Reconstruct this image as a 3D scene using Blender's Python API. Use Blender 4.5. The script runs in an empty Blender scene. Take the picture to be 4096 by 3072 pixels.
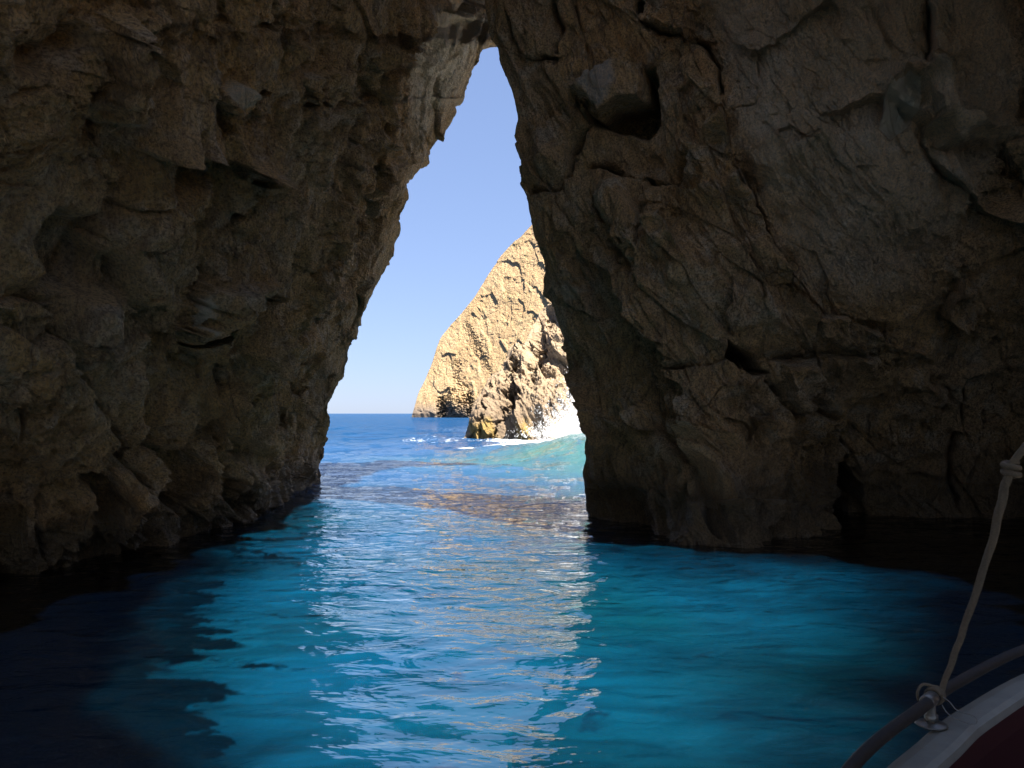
import bpy, math, random
import numpy as np

# ------------------------------------------------------------------ camera, sky, sun, exposure
C = bpy.context.scene
COL = C.collection
H = 2.2                                   # eye height above the water
FPX = 768.0                               # focal length in pixels of a 1024 px wide picture
cam_d = bpy.data.cameras.new('camera'); cam = bpy.data.objects.new('camera', cam_d); COL.objects.link(cam)
cam_d.sensor_width = 36.0; cam_d.lens = 36.0 * FPX / 1024.0
cam_d.shift_y = 29.5 / 1024.0
cam_d.clip_start = 0.05; cam_d.clip_end = 60000
cam.location = (0, 0, H); cam.rotation_euler = (math.radians(90), 0, 0)
C.camera = cam

SUN_EL = math.radians(57.5); SUN_AZ = math.atan2(0.625, -0.78)      # azimuth from +Y towards +X
SUN = np.array([math.cos(SUN_EL) * math.sin(SUN_AZ), math.cos(SUN_EL) * math.cos(SUN_AZ), math.sin(SUN_EL)])
W = bpy.data.worlds.new('World'); C.world = W; W.use_nodes = True
wn = W.node_tree.nodes; wl = W.node_tree.links
sky = wn.new('ShaderNodeTexSky'); sky.sky_type = 'NISHITA'; sky.sun_disc = False
sky.sun_elevation = SUN_EL; sky.sun_rotation = SUN_AZ % (2 * math.pi)
sky.air_density = 1.0; sky.dust_density = 0.25; sky.ozone_density = 3.0
bg = wn['Background']; bg.inputs[1].default_value = 0.055
gm_ = wn.new('ShaderNodeGamma'); gm_.inputs[1].default_value = 0.46          # softer fall-off towards the horizon
tn_ = wn.new('ShaderNodeMix'); tn_.data_type = 'RGBA'; tn_.blend_type = 'MULTIPLY'; tn_.inputs[0].default_value = 1.0
tn_.inputs[7].default_value = (0.78, 0.91, 1.27, 1)
wl.new(sky.outputs[0], gm_.inputs[0]); wl.new(gm_.outputs[0], tn_.inputs[6]); wl.new(tn_.outputs[2], bg.inputs[0])
sl = bpy.data.lights.new('sun', 'SUN'); sl.energy = 3.8; sl.angle = math.radians(0.5); sl.color = (1.0, 0.93, 0.82)
so = bpy.data.objects.new('sun', sl); COL.objects.link(so)
from mathutils import Vector
so.rotation_euler = Vector(SUN).to_track_quat('Z', 'Y').to_euler()
C.view_settings.view_transform = 'Standard'; C.view_settings.look = 'None'
C.view_settings.exposure = 2.68; C.view_settings.gamma = 1.0
C.cycles.use_denoising = True
C.cycles.max_bounces = 8; C.cycles.diffuse_bounces = 4; C.cycles.glossy_bounces = 3
C.cycles.transparent_max_bounces = 12; C.cycles.transmission_bounces = 4
C.cycles.sample_clamp_indirect = 6.0
C.cycles.caustics_reflective = False; C.cycles.caustics_refractive = False

# ------------------------------------------------------------------ numpy noise
_r = np.random.RandomState(7)
_perm = np.concatenate([_r.permutation(256)] * 3).astype(np.int32)
_g = _r.normal(size=(256, 3)); _g = (_g / np.linalg.norm(_g, axis=1)[:, None]).astype(np.float32)
_rv = _r.rand(256, 4).astype(np.float32)

def perlin(p):
    """gradient noise, p (n,3) -> about -1..1"""
    p = p.astype(np.float32)
    i = np.floor(p).astype(np.int32); f = p - i; i &= 255
    u = f * f * f * (f * (f * 6 - 15) + 10)
    out = 0
    for dx in (0, 1):
        px = _perm[i[:, 0] + dx]; wx = u[:, 0] if dx else 1 - u[:, 0]
        for dy in (0, 1):
            py = _perm[px + i[:, 1] + dy]; wy = u[:, 1] if dy else 1 - u[:, 1]
            for dz in (0, 1):
                g = _g[_perm[py + i[:, 2] + dz] & 255]; wz = u[:, 2] if dz else 1 - u[:, 2]
                out = out + wx * wy * wz * (g[:, 0] * (f[:, 0] - dx) + g[:, 1] * (f[:, 1] - dy) + g[:, 2] * (f[:, 2] - dz))
    return out * 1.7

def fbm(p, octv=4, gain=0.5, lac=2.03, ridged=False):
    a = 1.0; s = 0; t = 0
    for k in range(octv):
        n = perlin(p + 17.3 * k)
        if ridged: n = 1 - 2 * np.abs(n)
        s = s + a * n; t += a; a *= gain; p = p * lac
    return s / t

def voronoi(p, jit=0.9):
    """returns F1, F2, random (n,4) of the nearest cell, vector to its point"""
    p = p.astype(np.float32)
    i = np.floor(p).astype(np.int32); f = p - i
    n = len(p)
    F1 = np.full(n, 9, np.float32); F2 = np.full(n, 9, np.float32)
    idc = np.zeros(n, np.int32); vec = np.zeros((n, 3), np.float32)
    for dx in (-1, 0, 1):
        for dy in (-1, 0, 1):
            for dz in (-1, 0, 1):
                h = _perm[_perm[_perm[(i[:, 0] + dx) & 255] + ((i[:, 1] + dy) & 255)] + ((i[:, 2] + dz) & 255)] & 255
                o = 0.5 + jit * (_rv[h, :3] - 0.5) + np.array([dx, dy, dz], np.float32) - f
                d = np.sqrt((o * o).sum(1))
                new = d < F1
                F2 = np.where(new, F1, np.minimum(F2, d))
                F1 = np.where(new, d, F1); idc = np.where(new, h, idc)
                vec[new] = o[new]
    return F1, F2, _rv[(idc * 7 + 13) & 255], vec

def sstep(a, b, x):
    t = np.clip((x - a) / (b - a), 0, 1); return t * t * (3 - 2 * t)

def lerp(a, b, t): return a + (b - a) * t

# ------------------------------------------------------------------ mesh and property helpers
def tag(o, label=None, cat=None, group=None, kind=None):
    if label: o['label'] = label
    if cat: o['category'] = cat
    if group: o['group'] = group
    if kind: o['kind'] = kind
    return o

def link_mesh(name, me, mat, parent=None):
    o = bpy.data.objects.new(name, me); COL.objects.link(o)
    if mat: me.materials.append(mat)
    if parent: o.parent = parent
    return o

def grid_mesh(name, P, mat, closed_u=False, attrs=None, smooth=True):
    """P (rows, cols, 3)"""
    nr, nc = P.shape[:2]
    me = bpy.data.meshes.new(name)
    idx = np.arange(nr * nc, dtype=np.int32).reshape(nr, nc)
    if closed_u: idx = np.concatenate([idx, idx[:, :1]], 1)
    q = np.stack([idx[:-1, :-1], idx[:-1, 1:], idx[1:, 1:], idx[1:, :-1]], -1).reshape(-1, 4)
    me.vertices.add(nr * nc); me.vertices.foreach_set('co', P.astype(np.float32).ravel())
    me.loops.add(q.size); me.loops.foreach_set('vertex_index', q.ravel())
    me.polygons.add(len(q)); me.polygons.foreach_set('loop_start', np.arange(0, q.size, 4, dtype=np.int32))
    me.polygons.foreach_set('loop_total', np.full(len(q), 4, np.int32))
    me.update(calc_edges=True)
    me.polygons.foreach_set('use_smooth', np.full(len(q), smooth, bool))
    for k, v in (attrs or {}).items():
        at = me.attributes.new(k, 'FLOAT', 'POINT'); at.data.foreach_set('value', v.astype(np.float32).ravel())
    return link_mesh(name, me, mat)

def normals(P):
    du = np.gradient(P, axis=1); dv = np.gradient(P, axis=0)
    n = np.cross(du, dv); return n / (np.linalg.norm(n, axis=2, keepdims=True) + 1e-9)

# ------------------------------------------------------------------ materials
class NT:
    """small node helper"""
    def __init__(s, name):
        s.m = bpy.data.materials.new(name); s.m.use_nodes = True
        s.t = s.m.node_tree; s.t.nodes.clear()
        s.out = s.t.nodes.new('ShaderNodeOutputMaterial')
    def n(s, kind, **kw):
        nd = s.t.nodes.new(kind)
        ins = kw.pop('ins', {})
        for k, v in kw.items(): setattr(nd, k, v)
        for k, v in ins.items():
            if hasattr(v, 'is_output') or isinstance(v, bpy.types.NodeSocket): s.t.links.new(v, nd.inputs[k])
            else: nd.inputs[k].default_value = v
        return nd
    def coord(s, scale=(1, 1, 1), rot=(0, 0, 0)):
        tc = s.n('ShaderNodeNewGeometry')
        return s.n('ShaderNodeMapping', ins={0: tc.outputs['Position'], 'Scale': scale, 'Rotation': rot}).outputs[0]
    def noise(s, vec, scale, detail=6, rough=0.6, dist=0.0, out=0):
        return s.n('ShaderNodeTexNoise', ins={'Vector': vec, 'Scale': scale, 'Detail': detail, 'Roughness': rough, 'Distortion': dist}).outputs[out]
    def ramp(s, fac, stops):
        r = s.n('ShaderNodeValToRGB', ins={0: fac}); e = r.color_ramp.elements
        while len(e) < len(stops): e.new(0.5)
        for el, (p, c) in zip(e, stops):
            el.position = p; el.color = (c, c, c, 1) if isinstance(c, (int, float)) else (*c, 1)
        return r.outputs[0]
    def mix(s, fac, a, b, mode='MIX'):
        m = s.n('ShaderNodeMix', data_type='RGBA', blend_type=mode)
        for i, v in ((0, fac), (6, a), (7, b)):
            if isinstance(v, bpy.types.NodeSocket): s.t.links.new(v, m.inputs[i])
            else: m.inputs[i].default_value = v if i == 0 else (*v, 1)
        return m.outputs[2]
    def math(s, op, a, b=0.0, clamp=False):
        m = s.n('ShaderNodeMath', operation=op, use_clamp=clamp)
        for i, v in ((0, a), (1, b)):
            if isinstance(v, bpy.types.NodeSocket): s.t.links.new(v, m.inputs[i])
            else: m.inputs[i].default_value = v
        return m.outputs[0]
    def attr(s, name): return s.n('ShaderNodeAttribute', attribute_name=name).outputs['Fac']
    def surface(s, sock): s.t.links.new(sock, s.out.inputs[0]); return s.m
    def bump(s, hgt, dist, strength=1.0, normal=None):
        ins = {'Height': hgt, 'Distance': dist, 'Strength': strength}
        if normal is not None: ins['Normal'] = normal
        return s.n('ShaderNodeBump', ins=ins).outputs[0]

def mat_cave(name, brown, ochre, grey, dark, wetz):
    t = NT(name)
    v = t.coord(); vv = t.coord(scale=(1, 1, 0.35))
    n1 = t.noise(v, 0.35, 5, 0.6, 0.6); n2 = t.noise(v, 1.6, 8, 0.7, 0.8); n3 = t.noise(vv, 7.0, 8, 0.75)
    n4 = t.noise(v, 26.0, 6, 0.7)
    c = t.mix(t.ramp(n1, [(0.38, 0), (0.62, 1)]), brown, ochre)
    c = t.mix(t.ramp(n2, [(0.50, 0), (0.66, 0.85)]), c, grey)
    c = t.mix(t.ramp(n3, [(0.30, 0.75), (0.52, 0)]), c, dark)
    c = t.mix(t.ramp(n4, [(0.40, 0.75), (0.53, 0)]), c, dark)
    # hairline joints and fractures, broken up
    def joints(scale, width, seed):
        wv = t.n('ShaderNodeTexNoise', ins={'Vector': vv, 'Scale': scale * 1.3, 'Detail': 5, 'Roughness': 0.6})
        ov = t.n('ShaderNodeVectorMath', operation='MULTIPLY_ADD', ins={0: wv.outputs['Color'], 1: (0.9 / scale,) * 3, 2: t.coord(scale=(1, 1, 0.55), rot=(0.3, 0.25, seed))})
        e = t.n('ShaderNodeTexVoronoi', feature='DISTANCE_TO_EDGE', ins={'Vector': ov.outputs[0], 'Scale': scale}).outputs['Distance']
        wd = t.math('MULTIPLY', t.noise(v, scale * 0.9, 4, 0.6), width * 2.2)
        k = t.math('SUBTRACT', 1.0, t.math('DIVIDE', e, wd, clamp=True), clamp=True)
        return t.math('MULTIPLY', k, t.ramp(t.noise(v, scale * 0.45 + seed, 3, 0.5), [(0.44, 0), (0.56, 1)]))
    j1 = joints(0.75, 0.030, 0.4); j2 = joints(2.6, 0.050, 1.7)
    jj = t.math('MULTIPLY', t.math('MAXIMUM', j1, t.math('MULTIPLY', j2, 0.45)), 0.7)
    c = t.mix(t.math('MULTIPLY', jj, 0.8), c, (0.07, 0.04, 0.018))
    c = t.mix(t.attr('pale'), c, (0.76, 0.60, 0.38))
    c = t.mix(t.attr('blue'), c, (0.58, 0.52, 0.43))
    # algae and wet rock just above the water
    z = t.n('ShaderNodeSeparateXYZ', ins={0: t.n('ShaderNodeNewGeometry').outputs['Position']}).outputs[2]
    zw = t.math('ADD', z, t.math('MULTIPLY', t.math('SUBTRACT', t.noise(v, 1.3, 4, 0.6), 0.5), 1.1))
    wet = t.n('ShaderNodeMapRange', ins={0: zw, 1: wetz, 2: wetz * 0.35, 3: 0.0, 4: 1.0}).outputs[0]
    c = t.mix(t.math('MULTIPLY', wet, 0.65), c, (0.17, 0.115, 0.065))
    hb = t.math('ADD', t.math('MULTIPLY', t.noise(vv, 9.0, 8, 0.72), 1.0), t.math('MULTIPLY', t.noise(v, 38.0, 5, 0.75), 0.6))
    hb = t.math('SUBTRACT', hb, t.math('MULTIPLY', jj, 0.55))
    nrm = t.bump(hb, 0.30, 1.0)
    rough = t.n('ShaderNodeMapRange', ins={0: wet, 3: 0.9, 4: 0.22}).outputs[0]
    p = t.n('ShaderNodeBsdfPrincipled', ins={'Base Color': c, 'Roughness': rough, 'Normal': nrm, 'Specular IOR Level': 0.35})
    return t.surface(p.outputs[0])

def mat_cliff(name, s, pale, tan, dark, ochre, green=0.0, wetz=(3, 1), wetc=(0.12, 0.10, 0.08)):
    t = NT(name)
    v = t.coord(scale=(s, s, s)); vv = t.coord(scale=(s, s, s * 0.5), rot=(0, 0.35, 0))
    n1 = t.noise(v, 0.8, 6, 0.6, 0.5); n2 = t.noise(vv, 4.0, 8, 0.75, 0.4); n3 = t.noise(v, 13.0, 6, 0.7); n4 = t.noise(v, 1.7, 5, 0.65)
    c = t.mix(t.ramp(n1, [(0.40, 0), (0.62, 1)]), pale, tan)
    c = t.mix(t.ramp(n2, [(0.36, 0.7), (0.52, 0)]), c, ochre)
    c = t.mix(t.ramp(n3, [(0.36, 0.75), (0.50, 0)]), c, dark)
    z = t.n('ShaderNodeSeparateXYZ', ins={0: t.n('ShaderNodeNewGeometry').outputs['Position']}).outputs[2]
    if green:
        gm = t.math('MULTIPLY', t.ramp(t.noise(v, 5.5, 8, 0.8), [(0.52, 0), (0.60, 1)]), t.ramp(n4, [(0.47, 0), (0.60, green)]))
        c = t.mix(gm, c, (0.16, 0.15, 0.07))
    zw = t.math('ADD', z, t.math('MULTIPLY', t.math('SUBTRACT', n4, 0.5), wetz[0] * 0.9))
    wet = t.n('ShaderNodeMapRange', ins={0: zw, 1: wetz[0], 2: wetz[1], 3: 0.0, 4: 1.0}).outputs[0]
    c = t.mix(t.math('MULTIPLY', wet, 0.8), c, wetc)
    c = t.mix(t.attr('pale'), c, (0.30, 0.20, 0.06))
    nrm = t.bump(t.math('ADD', n3, n2), 0.5 / s * 0.35, 0.8)
    p = t.n('ShaderNodeBsdfPrincipled', ins={'Base Color': c, 'Roughness': 0.9, 'Normal': nrm, 'Specular IOR Level': 0.2})
    return t.surface(p.outputs[0])

def mat_water():
    t = NT('sea_water')
    v = t.coord()
    va = t.coord(scale=(1.0, 1.7, 1), rot=(0, 0, 0.25))
    h = t.math('ADD', t.noise(va, 1.7, 3, 0.45, 0.7), t.math('MULTIPLY', t.noise(va, 7.0, 2, 0.45, 0.3), 0.16))
    h2 = t.math('ADD', t.noise(va, 0.55, 5, 0.62, 0.4), t.math('MULTIPLY', t.noise(va, 0.12, 3, 0.5), 3.0))
    sea_n = t.bump(h2, t.math('ADD', t.math('MULTIPLY', t.attr('open'), 0.55), t.math('MULTIPLY', t.attr('rough'), 0.35)), 1.0)
    nrm = t.bump(h, t.math('ADD', t.math('MULTIPLY', t.attr('chop'), 0.17), t.math('MULTIPLY', t.attr('open'), 0.05)), 0.8, sea_n)
    fr = t.n('ShaderNodeFresnel', ins={'IOR': 2.7, 'Normal': nrm}).outputs[0]
    fr = t.math('MULTIPLY', fr, t.math('SUBTRACT', 1.0, t.math('MULTIPLY', t.attr('open'), 0.45)))
    gl = t.n('ShaderNodeBsdfGlossy', ins={'Color': (1, 1, 1, 1), 'Roughness': 0.02, 'Normal': nrm}).outputs[0]
    # colour of the water body: clear turquoise over sand, weed and rock showing darker, deep blue outside
    vd = t.coord(scale=(1.0, 1.35, 1), rot=(0, 0, -0.35))
    w = t.noise(vd, 0.55, 7, 0.62, 1.4); w2 = t.noise(t.coord(scale=(0.55, 1.9, 1), rot=(0, 0, -0.2)), 1.1, 7, 0.62, 1.6)
    c = t.mix(t.ramp(t.noise(v, 0.17, 2, 0.5), [(0.40, 0), (0.60, 1)]), (0.0008, 0.040, 0.092), (0.0008, 0.032, 0.055))
    c = t.mix(t.ramp(w2, [(0.38, 0.65), (0.54, 0)]), c, (0.0005, 0.017, 0.036))
    c = t.mix(t.ramp(w, [(0.31, 0.8), (0.37, 0)]), c, (0.001, 0.008, 0.022))
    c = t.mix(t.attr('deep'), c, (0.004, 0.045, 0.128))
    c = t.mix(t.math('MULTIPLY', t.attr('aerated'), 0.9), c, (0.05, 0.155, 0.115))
    c = t.mix(t.attr('painted_gloom'), c, (0.0001, 0.0006, 0.0020))  # shade round the bright patch, painted into the water colour
    df = t.n('ShaderNodeBsdfDiffuse', ins={'Color': c, 'Normal': nrm}).outputs[0]
    rf = t.n('ShaderNodeBsdfRefraction', ins={'Color': (0.03, 0.6, 0.75, 1), 'Roughness': 0.0, 'IOR': 1.33, 'Normal': nrm}).outputs[0]
    body = t.n('ShaderNodeMixShader', ins={0: 0.12, 1: df, 2: rf}).outputs[0]
    s = t.n('ShaderNodeMixShader', ins={0: fr, 1: body, 2: gl}).outputs[0]
    foam = t.n('ShaderNodeBsdfDiffuse', ins={'Color': (0.62, 0.65, 0.67, 1)}).outputs[0]
    fn = t.noise(t.coord(scale=(1, 0.6, 1)), 2.6, 8, 0.75, 0.5)
    ff = t.ramp(t.math('SUBTRACT', t.math('ADD', t.attr('foam'), fn), 0.5), [(0.42, 0), (0.56, 1)])
    s = t.n('ShaderNodeMixShader', ins={0: ff, 1: s, 2: foam}).outputs[0]
    return t.surface(s)

def mat_seabed():
    t = NT('seabed_sand')
    v = t.coord()
    n = t.noise(v, 0.42, 7, 0.62, 1.2); n2 = t.noise(v, 2.2, 5, 0.6)
    c = t.mix(t.ramp(n2, [(0.3, 0), (0.7, 1)]), (0.50, 0.50, 0.45), (0.66, 0.64, 0.56))
    c = t.mix(t.ramp(n, [(0.43, 0.8), (0.50, 0)]), c, (0.10, 0.13, 0.10))
    p = t.n('ShaderNodeBsdfDiffuse', ins={'Color': c})
    return t.surface(p.outputs[0])

def mat_plain(name, col, rough=0.6, metal=0.0, nscale=30, nfac=0.25, bump=0.0, spec=0.5):
    t = NT(name)
    v = t.coord(); n = t.noise(v, nscale, 6, 0.65)
    c = t.mix(t.ramp(n, [(0.35, nfac), (0.65, 0)]), col, tuple(x * 0.45 for x in col))
    ins = {'Base Color': c, 'Roughness': rough, 'Metallic': metal, 'Specular IOR Level': spec}
    if bump: ins['Normal'] = t.bump(n, bump, 0.7)
    p = t.n('ShaderNodeBsdfPrincipled', ins=ins)
    return t.surface(p.outputs[0])

# ------------------------------------------------------------------ rock masses
# Positions along the walls are written as bearings: x, y of a 2212 x 1659 survey sheet -> tan(azimuth), tan(elevation)
def ax(x): return (np.asarray(x, float) - 1106.0) / 1659.0
def by(y): return (893.0 - np.asarray(y, float)) / 1659.0

def seg_dist(px, py, pts):
    """distance to a polyline and signed side (positive = left of its direction in the sheet, y down)"""
    best = np.full(px.shape, 1e9, np.float32); sd = np.zeros(px.shape, np.float32); tt = np.zeros(px.shape, np.float32)
    L = [math.dist(pts[k], pts[k + 1]) for k in range(len(pts) - 1)]; tot = sum(L); acc = 0
    for k in range(len(pts) - 1):
        (x0, y0), (x1, y1) = pts[k], pts[k + 1]
        dx, dy = x1 - x0, y1 - y0; l2 = dx * dx + dy * dy
        t = np.clip(((px - x0) * dx + (py - y0) * dy) / l2, 0, 1)
        ex = px - x0 - t * dx; ey = py - y0 - t * dy
        d = np.sqrt(ex * ex + ey * ey); m = d < best
        best = np.where(m, d, best); sd = np.where(m, np.sign(dx * ey - dy * ex), sd)
        tt = np.where(m, (acc + t * L[k]) / tot, tt); acc += L[k]
    return best, sd, tt

def in_poly(px, py, poly):
    c = np.zeros(px.shape, bool); n = len(poly); j = n - 1
    for i in range(n):
        xi, yi = poly[i]; xj, yj = poly[j]
        c ^= ((yi > py) != (yj > py)) & (px < (xj - xi) * (py - yi) / (yj - yi + 1e-9) + xi)
        j = i
    return c

def poly_mask(px, py, poly, soft):
    d, _, _ = seg_dist(px, py, poly + [poly[0]])
    s = np.where(in_poly(px, py, poly), d, -d)
    return sstep(-soft * 0.15, soft, s)

def relief(px, py, feats, P):
    """recess (+) or bulge (-) in metres away from the eye; P used to wobble the outlines"""
    n = len(px)
    wob = np.stack([fbm(P * 1.0, 5, 0.65), fbm(P * 1.0 + 40, 5, 0.65)], 1) * 24
    wf = np.stack([perlin(P * 7.0), perlin(P * 7.0 + 9)], 1) * 2.2
    qx = px + wob[:, 0] + wf[:, 0]; qy = py + wob[:, 1] + wf[:, 1]
    brk = 0.35 + 0.9 * sstep(-0.35, 0.35, perlin(P * 1.7 + 13))
    out = np.zeros(n, np.float32)
    for f in feats:
        k = f[0]
        if k == 'crack':                    # pts, width px, depth m
            _, pts, w, dep = f
            d, s, t = seg_dist(qx, qy, pts)
            w_ = w * (0.25 + 0.75 * np.sin(np.pi * np.clip(t, 0.04, 0.96)))
            sg = 1 if (int(pts[0][0] + pts[0][1]) % 2) else -1       # one lip stands sharp, the other runs out
            out += dep * brk * np.where(s * sg > 0, np.exp(-d / (w_ * 0.45)), 0.75 * np.exp(-d / (w_ * 2.6)) + 0.25 * np.exp(-d / (w_ * 0.5)))
        elif k == 'step':                   # pts, height m, fall px, side (+1: the left of the line stands proud)
            _, pts, hgt, fall, side = f
            d, s, t = seg_dist(qx, qy, pts)
            env = np.exp(-(d / fall)) * sstep(0, 0.08, t) * sstep(1.0, 0.92, t) * np.ones(n)
            out -= np.where(s * side > 0, hgt, -hgt * 0.35) * env * brk
        elif k == 'poly':                   # poly, amount m, softness px
            _, poly, amt, soft = f
            out += amt * poly_mask(qx, qy, poly, soft)
        elif k == 'blob':
            _, x, y, rx, ry, amt = f
            out += amt * np.exp(-(((qx - x) / rx) ** 2 + ((qy - y) / ry) ** 2))
    return out

def brk_(q, o): return sstep(0.0, 0.4, perlin(q * 1.3 + o))

def rock_disp(P, k=1.0, rug=None, aniso=0.55, seed=0.0):
    """outward displacement in metres of rock at world points P; k the size of the forms; rug 0..1 local ruggedness"""
    q = P / k + seed
    q = np.stack([q[:, 0] + 0.35 * q[:, 2], q[:, 1] - 0.20 * q[:, 2], q[:, 2] * aniso + 0.22 * q[:, 0]], 1).astype(np.float32)
    w = np.stack([perlin(q * 0.7), perlin(q * 0.7 + 31), perlin(q * 0.7 + 67)], 1)
    w2 = np.stack([perlin(q * 3.1), perlin(q * 3.1 + 31), perlin(q * 3.1 + 67)], 1)
    q1 = q + 0.30 * w + 0.03 * w2
    if rug is None: rug = 1.0
    zone = sstep(-0.25, 0.35, perlin(q * 0.9 + 77))             # rough and plain patches side by side
    d = 0.35 * fbm(q * 0.45 + 5, 3)
    F1, F2, rnd, vec = voronoi(q1 * 0.55)
    tilt = ((rnd[:, :3] - 0.5) * vec).sum(1)
    d = d + rug * (0.46 * (rnd[:, 3] - 0.5) + 1.15 * tilt - 0.10 * brk_(q, 3) * np.exp(-(F2 - F1) / 0.04))
    F1, F2, rnd, vec = voronoi((q + 0.22 * w + 0.02 * w2) * np.array([1.5, 1.5, 1.9], np.float32) + 3.3)
    tilt = ((rnd[:, :3] - 0.5) * vec).sum(1)
    d = d + (0.20 + 0.80 * rug) * (0.5 + 0.5 * zone) * (0.17 * (rnd[:, 3] - 0.5) + 0.52 * tilt - 0.06 * brk_(q, 21) * np.exp(-(F2 - F1) / 0.05))
    F1, F2, rnd, vec = voronoi((q + 0.10 * w + 0.03 * w2) * 4.6 + 8.1)
    tilt = ((rnd[:, :3] - 0.5) * vec).sum(1)
    d = d + (0.30 + 0.7 * rug) * (0.3 + 0.7 * zone) * (0.06 * (rnd[:, 3] - 0.5) + 0.22 * tilt)
    F1, F2, rnd, vec = voronoi((q + 0.03 * w2) * 12.0 + 1.7)
    tilt = ((rnd[:, :3] - 0.5) * vec).sum(1)
    d = d + (0.35 + 0.65 * zone) * (0.022 * (rnd[:, 3] - 0.5) + 0.075 * tilt)
    qr = q + 0.12 * w + 0.02 * w2
    cr = lambda f, o: 0.42 - np.abs(perlin(qr * np.array([f, f * 1.1, f * 0.8], np.float32) + o)) * 1.6
    d = d + (0.4 + 0.6 * rug) * (0.22 * cr(1.15, 55) + 0.14 * cr(2.4, 31) * (0.4 + 0.6 * zone) + 0.075 * cr(5.2, 12) + 0.036 * cr(11.0, 71) * (0.3 + 0.7 * zone))
    d = d + (0.45 + 0.55 * rug) * (0.05 * fbm(q1 * 1.9 + 9, 6, 0.65) + 0.030 * fbm((q + 0.1 * w2) * 7.5 + 4, 5, 0.75, ridged=True))
    return d * k

def mass(name, sil, side, depth, cols_in, rows_b, mat, k=1.0, feats=(), rugf=None, wl=None, sheet_attrs=None,
         wrap=(14.0, 50), under=4.0, back=None, aniso=0.55, seed=0.0, amp=1.0, edge=60.0, tall=0, slope=0.0, lows=1.0, smooth=True):
    """a rock mass seen from its lit side. sil: [(x, y)] its skyline edge; side +1: rock lies to the right of it.
    depth(x, y) -> metres; cols_in: 0..1.. fractions from the edge to x_far; rows_b: tan elevations from the waterline up."""
    sil = sorted(sil, key=lambda p: -p[1]); sy = [by(p[1]) for p in sil]; sx = [p[0] for p in sil]
    cols, x_far = cols_in
    xe = np.interp(rows_b, sy, sx)                             # edge per row
    R, Cn = np.meshgrid(rows_b, cols, indexing='ij')
    X2 = xe[:, None] + (x_far - xe[:, None]) * Cn
    A = ax(X2); B = R.copy()
    Y2 = 893.0 - B * 1659.0
    Y = depth(X2, Y2)
    P = np.stack([A * Y, Y, H + B * Y], -1)
    # below the water: straight down with a slight undercut
    zmin = -under
    low = P[..., 2] < -0.3
    ncol = P.shape[1]
    # squash everything deeper than 'under'
    P[..., 2] = np.maximum(P[..., 2], zmin)
    # the far side that wraps round the edge
    ln, nw = wrap
    s = np.linspace(0, 1, nw + 1)[1:][::-1] ** 1.6 * ln
    e = P[:, :1]; ray = e - np.array([0, 0, H]); ray[..., 2] *= 0.0; ray /= np.linalg.norm(ray, axis=2, keepdims=True)
    turn = np.clip(s / (ln * 0.35), 0, 1)[None, :, None]
    lat = np.array([side * 1.0, 0.15, 0.0])
    Wp = e + ray * (s[None, :, None] * (1 - 0.55 * turn)) + lat * (s[None, :, None] * turn * 0.95)
    P = np.concatenate([Wp, P], 1)
    X2 = np.concatenate([np.repeat(X2[:, :1], nw, 1), X2], 1); Y2 = np.concatenate([np.repeat(Y2[:, :1], nw, 1), Y2], 1)
    inn = np.abs(X2 - X2[:, nw:nw + 1])
    if back:                                                    # the wall goes on past the eye
        ys = np.linspace(0, 1, back[1] + 1)[1:] * back[0]
        l = P[:, -1:]; Bp = l + np.stack([np.zeros_like(ys), -ys, np.zeros_like(ys)], -1)[None]
        P = np.concatenate([P, Bp], 1)
        f = lambda q: np.concatenate([q, np.repeat(q[:, -1:], back[1], 1)], 1)
        X2, Y2, inn = f(X2), f(Y2), f(inn)
    if tall:  # unseen stretch raised and sloped to bounce sunlight into the cave
        f = sstep(0.80, 2.0, np.abs(P[..., 0]) / np.maximum(P[..., 1], 0.05)); f = np.where(P[..., 1] < 1.0, 1.0, f); f[:, :nw] = 0
        ztop = P[-1:, :, 2]; z = P[..., 2]
        P[..., 2] = np.where(z > 1, lerp(z, 1 + (z - 1) * (tall - 1) / (ztop - 1), f), z)
        P[..., 0] += slope * f * np.maximum(P[..., 2] - 3.0, 0)
    N = normals(P)
    toeye = np.array([0, 0, H]) - P
    c = (N[:, nw:] * toeye[:, nw:]).sum(-1)
    if np.median(c) < 0: N = -N
    # smooth the normals a little over the edge crease
    for _ in range(6):
        N[:, 1:-1] = (N[:, :-2] + 2 * N[:, 1:-1] + N[:, 2:]) / 4
    N /= np.linalg.norm(N, axis=2, keepdims=True)
    sh = P.shape[:2]; p = P.reshape(-1, 3).astype(np.float32); px = X2.ravel(); py = Y2.ravel()
    rug = rugf(px, py, p) if rugf else None
    d = rock_disp(p, k, rug, aniso, seed) * amp
    ef = sstep(0, edge, inn.ravel())
    ef = np.where(inn.ravel() == 0, 0.30, 0.30 + 0.70 * ef)
    d = d * ef
    out = p + N.reshape(-1, 3) * d[:, None]
    if feats:
        r = (1.3 if k == 1.0 else 1.0) * relief(px, py, feats, p) * np.where(inn.ravel() == 0, 0, 1) * sstep(0, 12, inn.ravel() + 1e-3)
        ray = p - np.array([0, 0, H]); ray /= np.linalg.norm(ray, axis=1, keepdims=True)
        # move half along the line of sight, half against the surface normal
        out = out + ray * (r * 0.65)[:, None] - N.reshape(-1, 3) * (r * 0.45)[:, None]
    at = {}
    for kx in ('pale', 'blue'):
        at[kx] = sheet_attrs[kx](px, py, p) if sheet_attrs and kx in sheet_attrs else np.zeros(len(p))
    vis = (np.abs(out[:, 0]) < 0.72 * out[:, 1]) & (out[:, 2] > -0.05) & (out[:, 2] - H < 0.60 * out[:, 1]) & (out[:, 1] < 40)
    WALL_PTS.append(out[vis])
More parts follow.
